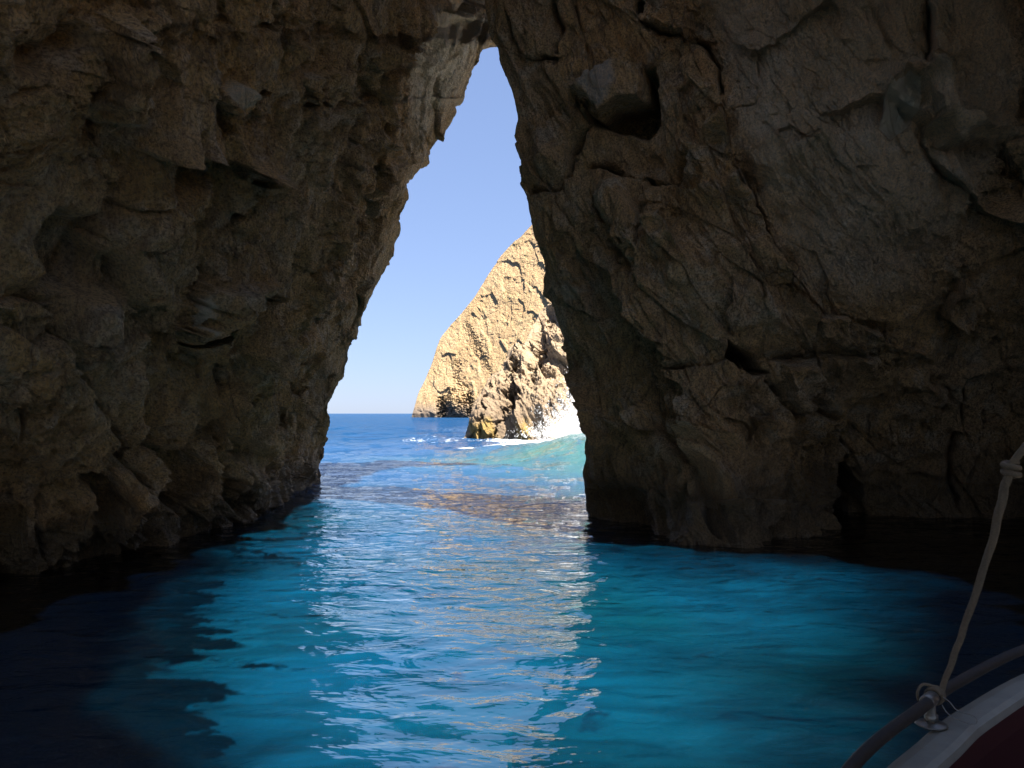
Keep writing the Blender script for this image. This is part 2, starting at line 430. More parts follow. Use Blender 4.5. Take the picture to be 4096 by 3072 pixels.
    return grid_mesh(name, out.reshape(*sh, 3), mat, attrs=at, smooth=smooth)

WALL_PTS = []
def dens(a, b, n, extra, e_to, en):
    """fractions dense in [a, b], coarse on to e_to"""
    return np.concatenate([np.linspace(a, b, n), np.linspace(b, e_to, en + 1)[1:]])

def rbf(ctrl):
    c = np.array(ctrl, float); xy = c[:, :2] / 100; v = 1 / c[:, 2]
    D = np.sqrt(((xy[:, None] - xy[None]) ** 2).sum(-1)); n = len(c)
    M = np.zeros((n + 3, n + 3)); M[:n, :n] = D + np.eye(n) * 1e-6; M[:n, n] = 1; M[:n, n + 1:] = xy; M[n, :n] = 1; M[n + 1:, :n] = xy.T
    s = np.linalg.solve(M, np.concatenate([v, [0, 0, 0]]))
    def f(x, y):
        sh = x.shape; x = x.ravel() / 100; y = y.ravel() / 100
        o = s[n] + s[n + 1] * x + s[n + 2] * y
        for k in range(n): o = o + s[k] * np.sqrt((x - xy[k, 0]) ** 2 + (y - xy[k, 1]) ** 2)
        return (1 / o).reshape(sh)
    return f

# ---------------- left cave wall
c3 = lambda *p: [(x * 0.5, y * 0.5) for x, y in p]
c5 = lambda *p: [(x * 0.423, 594 + y * 0.423) for x, y in p]
c4 = lambda *p: [(1026 + x * 0.536, y * 0.536) for x, y in p]
c6 = lambda *p: [(1134 + x * 0.4874, 594 + y * 0.4874) for x, y in p]

SIL_L = [(1420, -60), (1330, 0), (1180, 62), (1066, 86), (1042, 97), (1032, 125), (1022, 145), (1015, 175), (1002, 210), (985, 214), (982, 240),
         (957, 272), (935, 325), (922, 347), (905, 352), (877, 387), (875, 425), (868, 460), (869, 485), (866, 505), (847, 550), (830, 588),
         (810, 618), (795, 655), (779, 683), (768, 729), (759, 758), (745, 819), (738, 837), (722, 855), (716, 880), (715, 919),
         (702, 948), (693, 982), (690, 1040), (682, 1060), (660, 1110)]
WL_L = np.array([(690, 1038), (660, 1051), (614, 1074), (580, 1102), (550, 1117), (499, 1134), (398, 1165), (313, 1199), (178, 1225), (63, 1242), (0, 1240), (-300, 1290)], float)
WLy = lambda x: np.interp(x, WL_L[::-1, 0], WL_L[::-1, 1])
def depth_left(x, y):
    def pl(x, y):
        i = (0.42 * by(y) - ax(x)) / 5.28
        return 1 / (np.logaddexp(i * 260, 0.042 * 260) / 260)
    yw = WLy(x); Yw = H / ((yw - 893) / 1659)
    corr = Yw / pl(x, yw)
    f = sstep(620, 0, (yw - y)) ; f = np.where(y > yw, 1.0, f)
    base = pl(x, np.minimum(y, yw + 8))
    return base * (1 + (corr - 1) * f)
FE_L = [
    ('crack', c3((1125, 670), (1130, 850), (1105, 1000), (1140, 1100), (1125, 1300)), 7, 0.55),
    ('step', c3((1140, 1300), (1150, 1100), (1120, 1000), (1140, 850), (1130, 690)), 0.35, 45, -1),
    ('poly', c3((1055, 400), (1095, 370), (1125, 378), (1120, 405), (1070, 412)), 0.9, 5),
    ('poly', c3((1325, 455), (1370, 440), (1430, 460), (1400, 478), (1340, 478)), 0.5, 8),
    ('poly', c3((905, 380), (980, 325), (1025, 350), (1020, 390), (960, 450), (930, 470), (905, 420)), -0.30, 8),
    ('crack', c3((900, 380), (905, 430), (940, 480), (930, 560)), 5, 0.30),
    ('poly', c3((430, 60), (520, 40), (560, 120), (600, 300), (630, 420), (560, 560), (470, 540), (420, 420), (430, 250)), -0.45, 22),
    ('crack', c3((420, 260), (440, 330), (410, 470), (450, 570), (440, 660)), 7, 0.40),
    ('crack', c3((640, 300), (625, 400), (640, 470)), 7, 0.35),
    ('step', c3((600, 655), (760, 640), (900, 660), (1000, 700), (1080, 740), (1110, 700)), 0.45, 50, -1),
    ('blob', 400, 375, 85, 40, 0.35),
    ('crack', c3((820, 1296), (830, 1180), (870, 1070), (855, 950), (900, 850), (890, 780)), 6, 0.45),
    ('crack', c3((475, 1210), (470, 1020), (510, 900), (600, 890), (700, 840)), 8, 0.40),
    ('poly', c3((290, 930), (312, 925), (315, 1000), (296, 1005)), 0.7, 5),
    ('crack', c3((965, 1010), (975, 940), (1010, 870), (1060, 800), (1110, 740)), 6, 0.35),
    ('poly', c3((1565, 730), (1600, 742), (1590, 755), (1570, 750)), 0.4, 4),
    ('poly', c3((1375, 620), (1395, 605), (1400, 630), (1385, 650)), 0.4, 4),
    ('step', c3((1640, 640), (1660, 480), (1670, 330), (1680, 220), (1790, 180), (1880, 60), (1960, 0)), 0.35, 40, -1),
    ('crack', c3((1560, 270), (1565, 420), (1530, 560), (1500, 700)), 5, 0.22),
    ('poly', c3((300, 900), (480, 940), (470, 1050), (560, 1180), (560, 1296), (230, 1296), (180, 1060)), 0.45, 40),
    ('poly', c3((1480, 960), (1640, 950), (1640, 1060), (1560, 1296), (1440, 1296)), 0.25, 25),
    ('blob', 60, 115, 45, 30, 0.4), ('blob', 130, 90, 45, 35, 0.35),
    ('poly', c3((1075, 95), (1160, 60), (1200, 80), (1190, 140), (1130, 150)), 0.35, 14),
    # lower half
    ('poly', c5((975, 20), (1300, 0), (1335, 40), (1270, 170), (1180, 260), (1010, 420), (925, 410), (940, 270)), -0.35, 14),
    ('step', c5((1000, 430), (1180, 290), (1280, 180), (1345, 60)), 0.3, 24, 1),
    ('crack', c5((640, 140), (700, 290), (735, 450), (770, 640), (790, 780), (825, 880), (850, 1080)), 10, 0.70),
    ('poly', c5((265, 200), (300, 190), (310, 260), (290, 290)), 0.5, 8),
    ('crack', c5((300, 290), (350, 460), (480, 600), (560, 780), (680, 900), (760, 1100)), 9, 0.40),
    ('crack', c5((1175, 480), (1165, 690), (1110, 810), (1120, 960)), 8, 0.50),
    ('crack', c5((1440, 430), (1480, 560), (1500, 700), (1470, 900), (1500, 960)), 8, 0.50),
    ('poly', c5((1400, 690), (1470, 680), (1480, 760), (1430, 800)), 0.6, 8),
    ('poly', c5((800, 890), (1020, 830), (1050, 1000), (1000, 1200), (940, 1260), (880, 1200), (840, 1000)), 0.55, 16),
    ('poly', c5((500, 1100), (640, 1060), (700, 1200), (620, 1330), (540, 1340)), 0.5, 20),
    ('poly', c5((1080, 1000), (1160, 960), (1230, 1060), (1290, 1200), (1180, 1250), (1130, 1180)), 0.6, 14),
    ('crack', c5((1230, 1020), (1250, 1130), (1290, 1220)), 7, 0.5),
    ('poly', c5((1120, 800), (1230, 820), (1390, 900), (1440, 1000), (1380, 1080), (1200, 960)), 0.45, 22),
    ('blob', 300, 835, 30, 55, -0.35), ('blob', 560, 790, 45, 50, -0.35), ('blob', 655, 750, 48, 38, -0.4), ('blob', 510, 880, 45, 40, -0.3),
    ('crack', c5((1420, 420), (1520, 270), (1640, 200), (1700, 100)), 6, 0.3),
    ('crack', c5((60, 520), (90, 640), (100, 800), (60, 900)), 7, 0.25),
    ('crack', c5((800, 1390), (780, 1240), (740, 1080), (660, 900)), 9, 0.40),
    ('crack', c5((950, 1330), (935, 1150), (945, 1000)), 7, 0.35),
    ('crack', c5((550, 1450), (530, 1300), (560, 1150)), 8, 0.35),
    ('crack', c5((200, 1180), (190, 1330), (240, 1480)), 8, 0.35),
    ('crack', c5((1090, 1290), (1060, 1140), (1100, 1040)), 7, 0.30),
]
ROCK_L = mat_cave('cave_limestone_west', (0.70, 0.405, 0.155), (0.74, 0.385, 0.105), (0.74, 0.52, 0.30), (0.15, 0.072, 0.025), 1.3)
ROCK_R = mat_cave('cave_limestone_east', (0.69, 0.395, 0.165), (0.72, 0.375, 0.115), (0.74, 0.53, 0.31), (0.13, 0.072, 0.025), 1.7)

rb_hi = np.linspace(0.545, 0.62, 10)[1:]
rowsL = np.concatenate([np.linspace(-0.60, -0.24, 25)[:-1], np.linspace(-0.24, 0.545, 960), rb_hi])
colsL = np.concatenate([np.linspace(0, 1, 720), np.linspace(1, 3.2, 60)[1:]])
def rug_L(px, py, p): return 0.25 + 0.75 * sstep(-0.15, 0.35, fbm(p * 0.23 + 3, 3) + 0.25 * sstep(200, 900, py))
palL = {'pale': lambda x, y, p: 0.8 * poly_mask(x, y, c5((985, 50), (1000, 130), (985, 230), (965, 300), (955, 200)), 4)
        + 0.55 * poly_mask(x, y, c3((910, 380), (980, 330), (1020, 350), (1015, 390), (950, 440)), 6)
        + 0.55 * poly_mask(x, y, [(860, 240), (850, 120), (890, 60), (930, -10), (1090, -20), (1066, 86), (1010, 200), (960, 270), (900, 340), (860, 320)], 50)}  # rim by the opening painted paler, for daylight from outside
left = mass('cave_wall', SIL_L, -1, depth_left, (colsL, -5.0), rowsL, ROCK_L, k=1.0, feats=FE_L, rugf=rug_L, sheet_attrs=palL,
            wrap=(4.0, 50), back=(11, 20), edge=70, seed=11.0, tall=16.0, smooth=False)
tag(left, 'leaning brown cave wall on the left with a rim painted paler as if lit beside the opening', 'cave wall', kind='structure')

# ---------------- right cave wall
SIL_R = [(1050, -200), (1052, -60), (1053, 10), (1059, 86), (1074, 105), (1077, 139), (1096, 182), (1109, 220), (1114, 257), (1106, 292), (1128, 343), (1125, 391),
         (1141, 418), (1144, 432), (1153, 479), (1164, 521), (1182, 561), (1185, 572), (1180, 590), (1180, 633), (1193, 643), (1207, 697),
         (1219, 729), (1223, 772), (1227, 819), (1239, 847), (1257, 880), (1268, 908), (1262, 926), (1275, 944), (1266, 980), (1262, 1026),
         (1265, 1070), (1270, 1111), (1275, 1160)]
WL_R = [(1200, 1108), (1270, 1111), (1295, 1120), (1329, 1127), (1402, 1130), (1426, 1152), (1475, 1174), (1573, 1177), (1670, 1154), (1738, 1157), (1772, 1145), (1796, 1108),
        (1865, 1106), (2011, 1118), (2084, 1120), (2212, 1120), (2600, 1130)]
WRx = np.array([p[0] for p in WL_R], float); WRy = np.array([p[1] for p in WL_R], float)
ctrlR = [(x, y, H * 1659 / (y - 893)) for x, y in WL_R if x < 2300] + [
    (1240, 840, 16.4), (1180, 600, 16.0), (1120, 300, 15.6), (1055, 50, 15.6), (1055, -300, 15.6),
    (1330, 950, 14.8), (1330, 700, 14.6), (1260, 450, 14.8), (1250, 150, 14.6), (1400, 350, 14.4), (1480, 600, 13.4), (1560, 850, 13.2), (1480, 1040, 13.0), (1640, 1030, 13.6),
    (1500, 100, 14.0), (1560, 330, 13.1), (1750, 500, 12.9), (1750, 150, 12.7), (1950, 330, 12.0), (2000, 50, 12.0), (2160, 150, 11.9), (2212, 400, 12.3),
    (1900, 600, 12.9), (1750, 750, 13.4), (2000, 760, 13.6), (2212, 700, 13.4), (2212, 950, 15.0), (1950, 950, 15.6), (1750, 950, 14.3), (2212, -300, 11.2), (1600, -300, 13.0)]
_rr = rbf(ctrlR)
def depth_right(x, y):
    yw = np.interp(x, WRx, WRy); xx = np.minimum(x, 2240.0)
    Y = _rr(xx, np.clip(y, -260, yw + 4))
    return Y * ax(xx) / np.where(ax(x) < 0.1, ax(xx), ax(x)) if False else np.where(x > 2240, Y * ax(2240.0) / np.maximum(ax(x), 0.3), Y)
FE_R = [
    ('poly', c4((390, 330), (470, 250), (560, 215), (650, 250), (690, 320), (670, 400), (560, 410), (500, 475), (440, 390)), -0.50, 12),
    ('poly', c4((430, 385), (480, 470), (505, 490), (560, 430), (690, 395), (690, 280), (745, 290), (745, 400), (750, 500), (700, 570), (600, 540), (470, 510)), 1.2, 12),
    ('poly', c4((660, 0), (700, 0), (695, 60), (660, 70)), 0.8, 8),
    ('crack', c4((330, 0), (345, 100), (340, 220)), 8, 0.55),
    ('crack', c4((150, 60), (170, 160), (210, 240), (330, 235)), 7, 0.4),
    ('crack', c4((430, 370), (430, 450), (475, 520), (400, 620), (390, 700), (330, 770), (220, 780)), 8, 0.50),
    ('crack', c4((470, 690), (560, 690), (690, 730), (800, 750), (920, 620)), 8, 0.45),
    ('poly', c4((680, 715), (720, 712), (735, 728), (700, 732)), 0.5, 4),
    ('crack', c4((700, 100), (760, 130), (860, 160), (930, 210), (990, 300), (1000, 420)), 12, 0.60),
    ('step', c4((860, 0), (900, 180), (985, 300), (1000, 420), (1030, 600), (1060, 680), (1130, 800), (1180, 950), (1250, 1050), (1300, 1180)), 0.55, 60, 1),
    ('crack', c4((1060, 690), (1130, 800), (1150, 860), (1180, 950), (1250, 1050), (1290, 1170)), 6, 0.35),
    ('step', c4((1460, -10), (1300, 100), (1210, 180), (1120, 260)), 0.28, 60, 1),
    ('step', c4((1060, 655), (1170, 610), (1210, 575), (1300, 575), (1400, 540), (1600, 522), (1640, 470), (1650, 390), (1740, 300)), 0.30, 45, 1),
    ('step', c4((1555, -10), (1640, 170), (1690, 272), (1740, 292), (1780, 318), (1812, 290), (1830, 200), (1835, -10)), 0.30, 40, 1),
    ('poly', c4((1740, 300), (1650, 395), (1620, 520), (1680, 560), (1770, 495), (1805, 400), (1790, 320)), 0.10, 5),
    ('step', c4((1835, 230), (1860, 330), (1920, 372), (1960, 440), (2050, 500), (2110, 528), (2230, 508)), 0.50, 60, 1),
    ('crack', c4((1832, -10), (1832, 240)), 6, 0.35),
    ('step', c4((1800, 320), (1835, 560), (1870, 650), (2000, 800), (2050, 870), (2160, 882), (2230, 870)), 0.35, 50, -1),
    ('poly', c4((1850, 560), (2060, 560), (2230, 560), (2230, 840), (2060, 840), (1950, 720)), 0.35, 40),
    ('crack', c4((2130, 560), (2120, 700), (2212, 720)), 7, 0.35),
    ('crack', c4((480, 800), (530, 900), (560, 960), (600, 1090)), 7, 0.30),
    ('poly', c4((540, 705), (480, 800), (530, 900), (600, 1050), (700, 1000), (690, 850), (600, 720)), -0.30, 20),
    ('crack', c4((700, 720), (680, 860), (700, 1000)), 6, 0.25),
    ('step', c4((780, 770), (800, 900), (880, 1060), (930, 1090), (1000, 1030)), 0.3, 35, 1),
    ('crack', c4((640, 1060), (650, 1120)), 6, 0.4),
    ('crack', c4((1150, 240), (1160, 400), (1010, 480)), 4, 0.10),
    ('blob', 1130, 620, 30, 60, -0.25), ('blob', 1185, 330, 45, 50, -0.35),
    # lower part
    ('poly', c6((905, 288), (885, 375), (950, 405), (1040, 445), (1065, 435), (1005, 355)), 1.0, 6),
    ('crack', c6((1050, 430), (1120, 540), (1170, 610), (1205, 638)), 7, 0.55),
    ('poly', c6((1120, 385), (1290, 375), (1300, 600), (1205, 630), (1130, 520)), -0.35, 10),
    ('crack', c6((1190, 640), (1300, 622), (1390, 632)), 8, 0.50),
    ('crack', c6((1300, 350), (1305, 500), (1300, 600)), 6, 0.45),
    ('crack', c6((640, 405), (760, 400), (880, 380), (1120, 375), (1300, 350), (1500, 330), (1690, 315)), 9, 0.35),
    ('step', c6((640, 705), (760, 690), (860, 700), (990, 725), (1010, 645), (1090, 590)), 0.35, 30, 1),
    ('step', c6((800, 510), (940, 500), (1010, 560)), 0.3, 22, 1),
    ('poly', c6((1400, 700), (1420, 800), (1460, 900), (1420, 1100), (1330, 1100), (1360, 1000), (1390, 880)), 1.5, 14),
    ('step', c6((1190, -10), (1200, 70), (1300, 180), (1440, 200), (1560, 280), (1690, 310), (1760, 355), (1795, 455), (1860, 492)), 0.30, 45, 1),
    ('crack', c6((1770, 400), (1800, 465), (1870, 500), (1850, 600)), 6, 0.30),
    ('poly', c6((1290, 180), (1440, 185), (1430, 290), (1380, 300), (1310, 250)), -0.2, 8),
    ('step', c6((1960, 260), (1860, 180), (1880, 60), (1920, 0)), 0.35, 40, 1),
    ('crack', c6((1960, 520), (1930, 680), (1880, 850), (1930, 1060)), 8, 0.45),
    ('crack', c6((2030, 620), (2010, 800), (1960, 940)), 6, 0.25),
    ('crack', c6((520, 330), (540, 560), (550, 720), (570, 870)), 12, 0.20),
    ('crack', c6((580, 540), (640, 480), (640, 640), (590, 750), (600, 950)), 8, 0.22),
    ('poly', c6((275, 880), (560, 960), (545, 1110), (290, 1110)), 0.25, 30),
    ('step', c6((480, 60), (500, 200), (610, 290), (620, 400)), 0.25, 30, -1),
    ('step', c6((910, 0), (905, 100), (870, 170), (930, 280)), 0.25, 30, -1),
    ('blob', 1175, 930, 22, 60, -0.3), ('blob', 1330, 860, 50, 60, -0.2), ('blob', 1700, 930, 40, 50, -0.25),
    ('crack', c6((1430, 660), (1500, 720), (1560, 760), (1700, 800), (1820, 820)), 5, 0.15),
    ('step', c6((560, 920), (640, 960), (760, 1000), (900, 995), (1240, 1000)), 0.12, 30, 1),
    ('crack', c6((230, 300), (250, 420), (190, 520)), 8, 0.35),
]
rowsR = np.concatenate([np.linspace(-0.50, -0.19, 25)[:-1], np.linspace(-0.19, 0.545, 900), rb_hi])
colsR = np.concatenate([np.linspace(0, 1, 860), np.linspace(1, 3.4, 60)[1:]])
SLAB = c4((900, 0), (1010, 330), (1050, 660), (1180, 930), (1320, 1220), (1700, 1260), (2010, 900), (2230, 560), (2230, -200), (900, -200))
def rug_R(px, py, p):
    r = 0.35 + 0.65 * sstep(-0.2, 0.3, fbm(p * 0.25 + 8, 3))
    return r * (1 - 0.55 * poly_mask(px, py, SLAB, 40))
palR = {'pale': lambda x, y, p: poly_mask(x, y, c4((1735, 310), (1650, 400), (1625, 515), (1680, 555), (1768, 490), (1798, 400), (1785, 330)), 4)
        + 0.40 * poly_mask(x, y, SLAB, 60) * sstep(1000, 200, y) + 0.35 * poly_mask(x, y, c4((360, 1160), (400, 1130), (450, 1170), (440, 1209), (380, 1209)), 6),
        'blue': lambda x, y, p: 0.4 * sstep(0.25, 0.95, poly_mask(x, y, c4((400, 340), (480, 240), (560, 230), (600, 330), (560, 400), (500, 470), (440, 390)), 25) + 0.35 * perlin(p * 3))}
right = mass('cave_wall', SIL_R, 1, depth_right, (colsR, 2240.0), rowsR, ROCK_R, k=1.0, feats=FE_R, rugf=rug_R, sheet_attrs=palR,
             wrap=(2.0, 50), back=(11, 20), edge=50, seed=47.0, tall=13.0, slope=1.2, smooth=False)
tag(right, 'massive cracked cave wall on the right with a dark hollow and a grey overhanging slab', 'cave wall', kind='structure')

# ---------------- unseen roof, added and cut to put sun on the water only
def to_water(p): return (float(ax(p[0])) * H * 1659 / (p[1] - 893), H * 1659 / (p[1] - 893))
GAP = [to_water(p) for p in [(690, 1040), (622, 1085), (590, 1130), (560, 1190), (530, 1240), (500, 1320), (470, 1400), (450, 1480), (470, 1560), (430, 1640), (420, 1740),
       (1730, 1740), (1800, 1600), (1900, 1470), (2020, 1340), (1960, 1255), (1830, 1225), (1600, 1240), (1460, 1235), (1330, 1195), (1280, 1160), (1240, 1090), (1262, 1000), (1262, 975), (690, 975)]]
LIT_OUTLINE = [to_water(p) for p in [(690, 1020), (622, 1085), (580, 1110), (545, 1150), (500, 1220), (450, 1300), (420, 1400), (415, 1500), (425, 1600), (430, 1740),  # outline of the bright patch, kept free of the painted shade
       (1700, 1740), (1740, 1600), (1780, 1500), (1840, 1400), (1880, 1320), (1880, 1255), (1790, 1225), (1650, 1225), (1480, 1225), (1330, 1165), (1275, 1105), (1300, 1000)]]
def roof():
    nx, ny = 330, 310
    x = np.linspace(-14, 19, nx); y = np.linspace(-2.6, 26, ny)
    X, Y = np.meshgrid(x, y)
    Z = np.maximum(8.6, H + 0.60 * np.maximum(Y, 0) + 1.2)
    P = np.stack([X, Y, Z], -1)
    d = (rock_disp(P.reshape(-1, 3).astype(np.float32), 1.6, None, 1.0, 90) * 0.7).reshape(ny, nx)
    P[..., 2] += np.abs(d)
    # gap: where the sun line through the point meets the water inside this outline
    t = Z / SUN[2]
    gx = X - SUN[0] * t; gy = Y - SUN[1] * t
    q = np.stack([gx, gy, gx * 0], -1).reshape(-1, 3)
    n = (perlin(q * 0.5) * 0.6 + perlin(q * np.array([1.5, 1.0, 1]) + 7) * 0.75 + perlin(q * 3.1 + 3) * 0.35).reshape(ny, nx) - 0.25
    dd, _, _ = seg_dist(gx.ravel(), gy.ravel(), GAP + [GAP[0]])
    s = np.where(in_poly(gx.ravel(), gy.ravel(), GAP), dd, -dd).reshape(ny, nx) + n * np.clip(gy / 10, 0.5, 1.2)
    hole = (s > -1.3) | (Y < 3.2) | ((gx < -1.5) & (Y < 11))
    # the rock is whole wherever a sun ray would come down on the walls
    for w in WALL_PTS:
        t = (9 - w[:, 2]) / SUN[2]
        for _ in range(12): t = (np.maximum(8.6, H + 0.60 * np.maximum(w[:, 1] + t * SUN[1], 0) + 1.2) - w[:, 2]) / SUN[2]
        ci = np.round((w[:, 0] + t * SUN[0] - x[0]) / (x[1] - x[0])).astype(int); ri = np.round((w[:, 1] + t * SUN[1] - y[0]) / (y[1] - y[0])).astype(int)
        ok = (ci > 1) & (ci < nx - 2) & (ri > 1) & (ri < ny - 2); cnt = np.zeros((ny, nx), int); np.add.at(cnt, (ri[ok], ci[ok]), 1)
        blk = cnt > 0
        for _ in range(6): blk[1:-1, 1:-1] |= blk[:-2, 1:-1] | blk[2:, 1:-1] | blk[1:-1, :-2] | blk[1:-1, 2:]
        hole &= ~blk
        print('roof', hole.sum(), blk.sum())
    top = P.copy(); top[..., 2] += 0.35 + 0.1 * perlin((P.reshape(-1, 3) * 0.2)).reshape(ny, nx)
    # the rim: shift the upper skin along the sun so that the gap keeps its width
    top[..., 0] += SUN[0] / SUN[2] * 0.35; top[..., 1] += SUN[1] / SUN[2] * 0.35
    idx = np.arange(nx * ny).reshape(ny, nx)
    keep = ~(hole[:-1, :-1] | hole[1:, :-1] | hole[:-1, 1:] | hole[1:, 1:])
    q = np.stack([idx[:-1, :-1], idx[:-1, 1:], idx[1:, 1:], idx[1:, :-1]], -1)[keep]
    N = nx * ny
    e = np.concatenate([q[:, [k, (k + 1) % 4]] for k in range(4)])
    key = e.min(1).astype(np.int64) * N + e.max(1); _, first, cnt = np.unique(key, return_index=True, return_counts=True)
    b = e[first[cnt == 1]]
    F = np.concatenate([q, q[:, ::-1] + N, np.stack([b[:, 1], b[:, 0], b[:, 0] + N, b[:, 1] + N], -1)])
    me = bpy.data.meshes.new('sun_mask_roof')
    me.vertices.add(2 * N); me.vertices.foreach_set('co', np.concatenate([P.reshape(-1, 3), top.reshape(-1, 3)]).astype(np.float32).ravel())
    me.loops.add(F.size); me.loops.foreach_set('vertex_index', F.astype(np.int32).ravel())
    me.polygons.add(len(F)); me.polygons.foreach_set('loop_start', np.arange(0, F.size, 4, dtype=np.int32)); me.polygons.foreach_set('loop_total', np.full(len(F), 4, np.int32))
    me.update(calc_edges=True)
    o = link_mesh('sun_mask_roof', me, ROCK_L)
    return tag(o, 'added unseen rock roof that shapes the sunlight on the water', 'cave roof', kind='structure')
roof()

# ---------------- sea floor
def seabed():
    x = np.concatenate([-np.geomspace(14, 9000, 30)[::-1], np.linspace(-13.5, 16, 160), np.geomspace(17, 9000, 30)])
    y = np.concatenate([-np.geomspace(9, 9000, 20)[::-1], np.linspace(-8, 40, 220), np.geomspace(41, 12000, 40)])
    X, Y = np.meshgrid(x, y)
    p = np.stack([X, Y, X * 0], -1).reshape(-1, 3).astype(np.float32)
    n = fbm(p * 0.3, 4).reshape(X.shape)
    Z = -3.3 - 0.05 * np.clip(Y - 12, 0, 200) + 0.5 * n + 0.25 * perlin(p * 1.3).reshape(X.shape)
    Z -= 1.2 * sstep(-2.0, -6.0, X)
    o = grid_mesh('seabed', np.stack([X, Y, Z], -1), mat_seabed())
    tag(o, 'pale sandy sea floor with dark weed patches under the clear water', 'seabed', kind='structure')
seabed()

# ---------------- the sea
def sea():
    th = np.concatenate([np.linspace(-180, -36, 50)[:-1], np.linspace(-36, 36, 1000), np.linspace(36, 180, 50)[1:-1]]) * math.pi / 180
    # radii: about one row per picture row out to 120 m, then coarser to the horizon
    e1 = np.linspace(1.6, H * FPX and (H / 120.0), 900)           # tan of depression
    r = np.concatenate([[0.3, 0.7], H / e1, np.geomspace(121, 30000, 160)])
    R, T = np.meshgrid(r, th, indexing='ij')
    X = R * np.sin(T); Y = R * np.cos(T)
    x = X.ravel(); y = Y.ravel(); rr = R.ravel()
    z = np.zeros_like(x)
    rng = random.Random(5)
    cut = lambda lam: 1 / (1 + (rr * 0.0016 * 2.2 * rr / H * 0.35 / lam) ** 2)    # fade waves finer than the mesh far away
    p3 = np.stack([x, y, x * 0], -1)
    gust = (0.75 + 0.5 * perlin(p3 * 0.11)) * (0.62 + 0.38 * sstep(5, 17, rr))
    outs = sstep(14, 30, y)
    out2 = sstep(24, 60, y)
    wx = 0.5 * perlin(p3 * 0.35); wy = 0.5 * perlin(p3 * 0.35 + 20)
    for lam, amp, k in ((9.0, 0.06, 3), (5.0, 0.035, 4), (2.6, 0.026, 6), (1.4, 0.020, 8), (0.8, 0.0125, 9), (0.42, 0.0046, 10)):
        am = amp * (0.66 + 1.25 * outs + 1.2 * out2)
        for j in range(k):
            an = math.radians(rng.gauss(262, 34)); l = lam * rng.uniform(0.75, 1.3); ph = rng.uniform(0, 6.28)
            a = (x + wx * 1.2) * math.cos(an) + (y + wy * 1.2) * math.sin(an)
            s = np.sin(a * 2 * math.pi / l + ph + 0.5 * wx)
            z += am * gust * (1 - 2 * np.abs(s) ** 1.3 * 0.5 - 0.3) * cut(l) / math.sqrt(k) * 1.5 if j % 2 else am * gust * s * cut(l) / math.sqrt(k)
    z += 0.02 * fbm(p3 * np.array([1.1, 2.0, 1]), 4, 0.5) * cut(0.5) * (0.7 + outs)
    # the swell that breaks against the outer ridge
    cx0, cy0, cx1, cy1 = 7.5, 32.0, -4.5, 47.0
    ux, uy = cx1 - cx0, cy1 - cy0; L = math.hypot(ux, uy); ux /= L; uy /= L
    al = (x - cx0) * ux + (y - cy0) * uy; ac = (x - cx0) * (-uy) + (y - cy0) * ux      # ac > 0 towards ... the eye or away
    if (0 - cx0) * (-uy) + (0 - cy0) * ux > 0: ac = -ac                                # make ac grow away from the eye
    hh = 1.75 * sstep(17.5, -1.0, al) * sstep(-16, 0, al + 4)
    front = np.exp(-(ac / 3.4) ** 2); backs = 0.30 + 0.70 * np.exp(-(ac / 9.0) ** 2)
    back2 = backs * sstep(60, 30, ac)
    sw = hh * np.where(ac < 0, front, back2)
    z += sw
    near = sstep(40, 20, rr)
    # foam and aerated water
    n1 = fbm(p3 * 0.55, 5, 0.6)
    foam = 0.95 * sstep(-0.2, 1.6, ac) * sstep(27, 14, ac) * sstep(22, 16, al) * sstep(-30, -8, al)
    foam = np.maximum(foam, 0.55 * np.exp(-((x - 1.5 + 0.4 * (y - 60)) / 9) ** 2 - ((y - 58) / 9) ** 2))
    far = 0.38 * np.exp(-((x + 4) / 22) ** 2 - ((y - 105) / 35) ** 2) + 0.30 * np.exp(-((x + 6) / 8) ** 2 - ((y - 62) / 9) ** 2)
    foam = np.maximum(foam, far) + 0.18 * n1 * (foam > 0.1)
    foam = foam * sstep(28, 36, y + 1.2 * np.maximum(x, 0))
    aer = sstep(-13, -2, ac) * sstep(22, 6, ac) * sstep(17, 4, al) * (0.75 + 0.4 * perlin(p3 * 0.4))
    aer = np.clip(aer, 0, 1)
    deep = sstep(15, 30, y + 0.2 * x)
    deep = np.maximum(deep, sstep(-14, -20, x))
    # painted shade: the water colour darkens to near black around the sunlit patch
    sel = (rr < 40) & (y > -2); painted_gloom = np.zeros_like(x)
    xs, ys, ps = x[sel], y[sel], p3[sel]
    dd, _, _ = seg_dist(xs, ys, LIT_OUTLINE + [LIT_OUTLINE[0]]); sd = np.where(in_poly(xs, ys, LIT_OUTLINE), dd, -dd) * 8.0 / np.clip(ys, 5, 14)
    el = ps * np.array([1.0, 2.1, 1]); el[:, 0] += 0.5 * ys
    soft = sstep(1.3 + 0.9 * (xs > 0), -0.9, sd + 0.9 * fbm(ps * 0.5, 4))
    lft = sstep(0.6, -0.6, xs + 0.12 * ys - 0.4)                   # left margin, where the painted shade is blotchy
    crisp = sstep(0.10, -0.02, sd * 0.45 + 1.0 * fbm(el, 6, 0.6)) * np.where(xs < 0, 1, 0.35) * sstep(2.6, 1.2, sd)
    painted_gloom[sel] = np.clip(np.maximum(soft, 0.93 * crisp), 0, 1) * sstep(24, 17, ys)
    F1, F2, rnd, _v = voronoi(np.stack([x * 0.9, y * 0.9, x * 0 + 0.5], -1) + 0.15 * perlin(p3 * 6)[:, None])
    foam = np.maximum(foam, ((F1 < 0.035 + 0.05 * rnd[:, 1]) & (rnd[:, 3] < 0.07) & (rr < 16)) * 0.95)
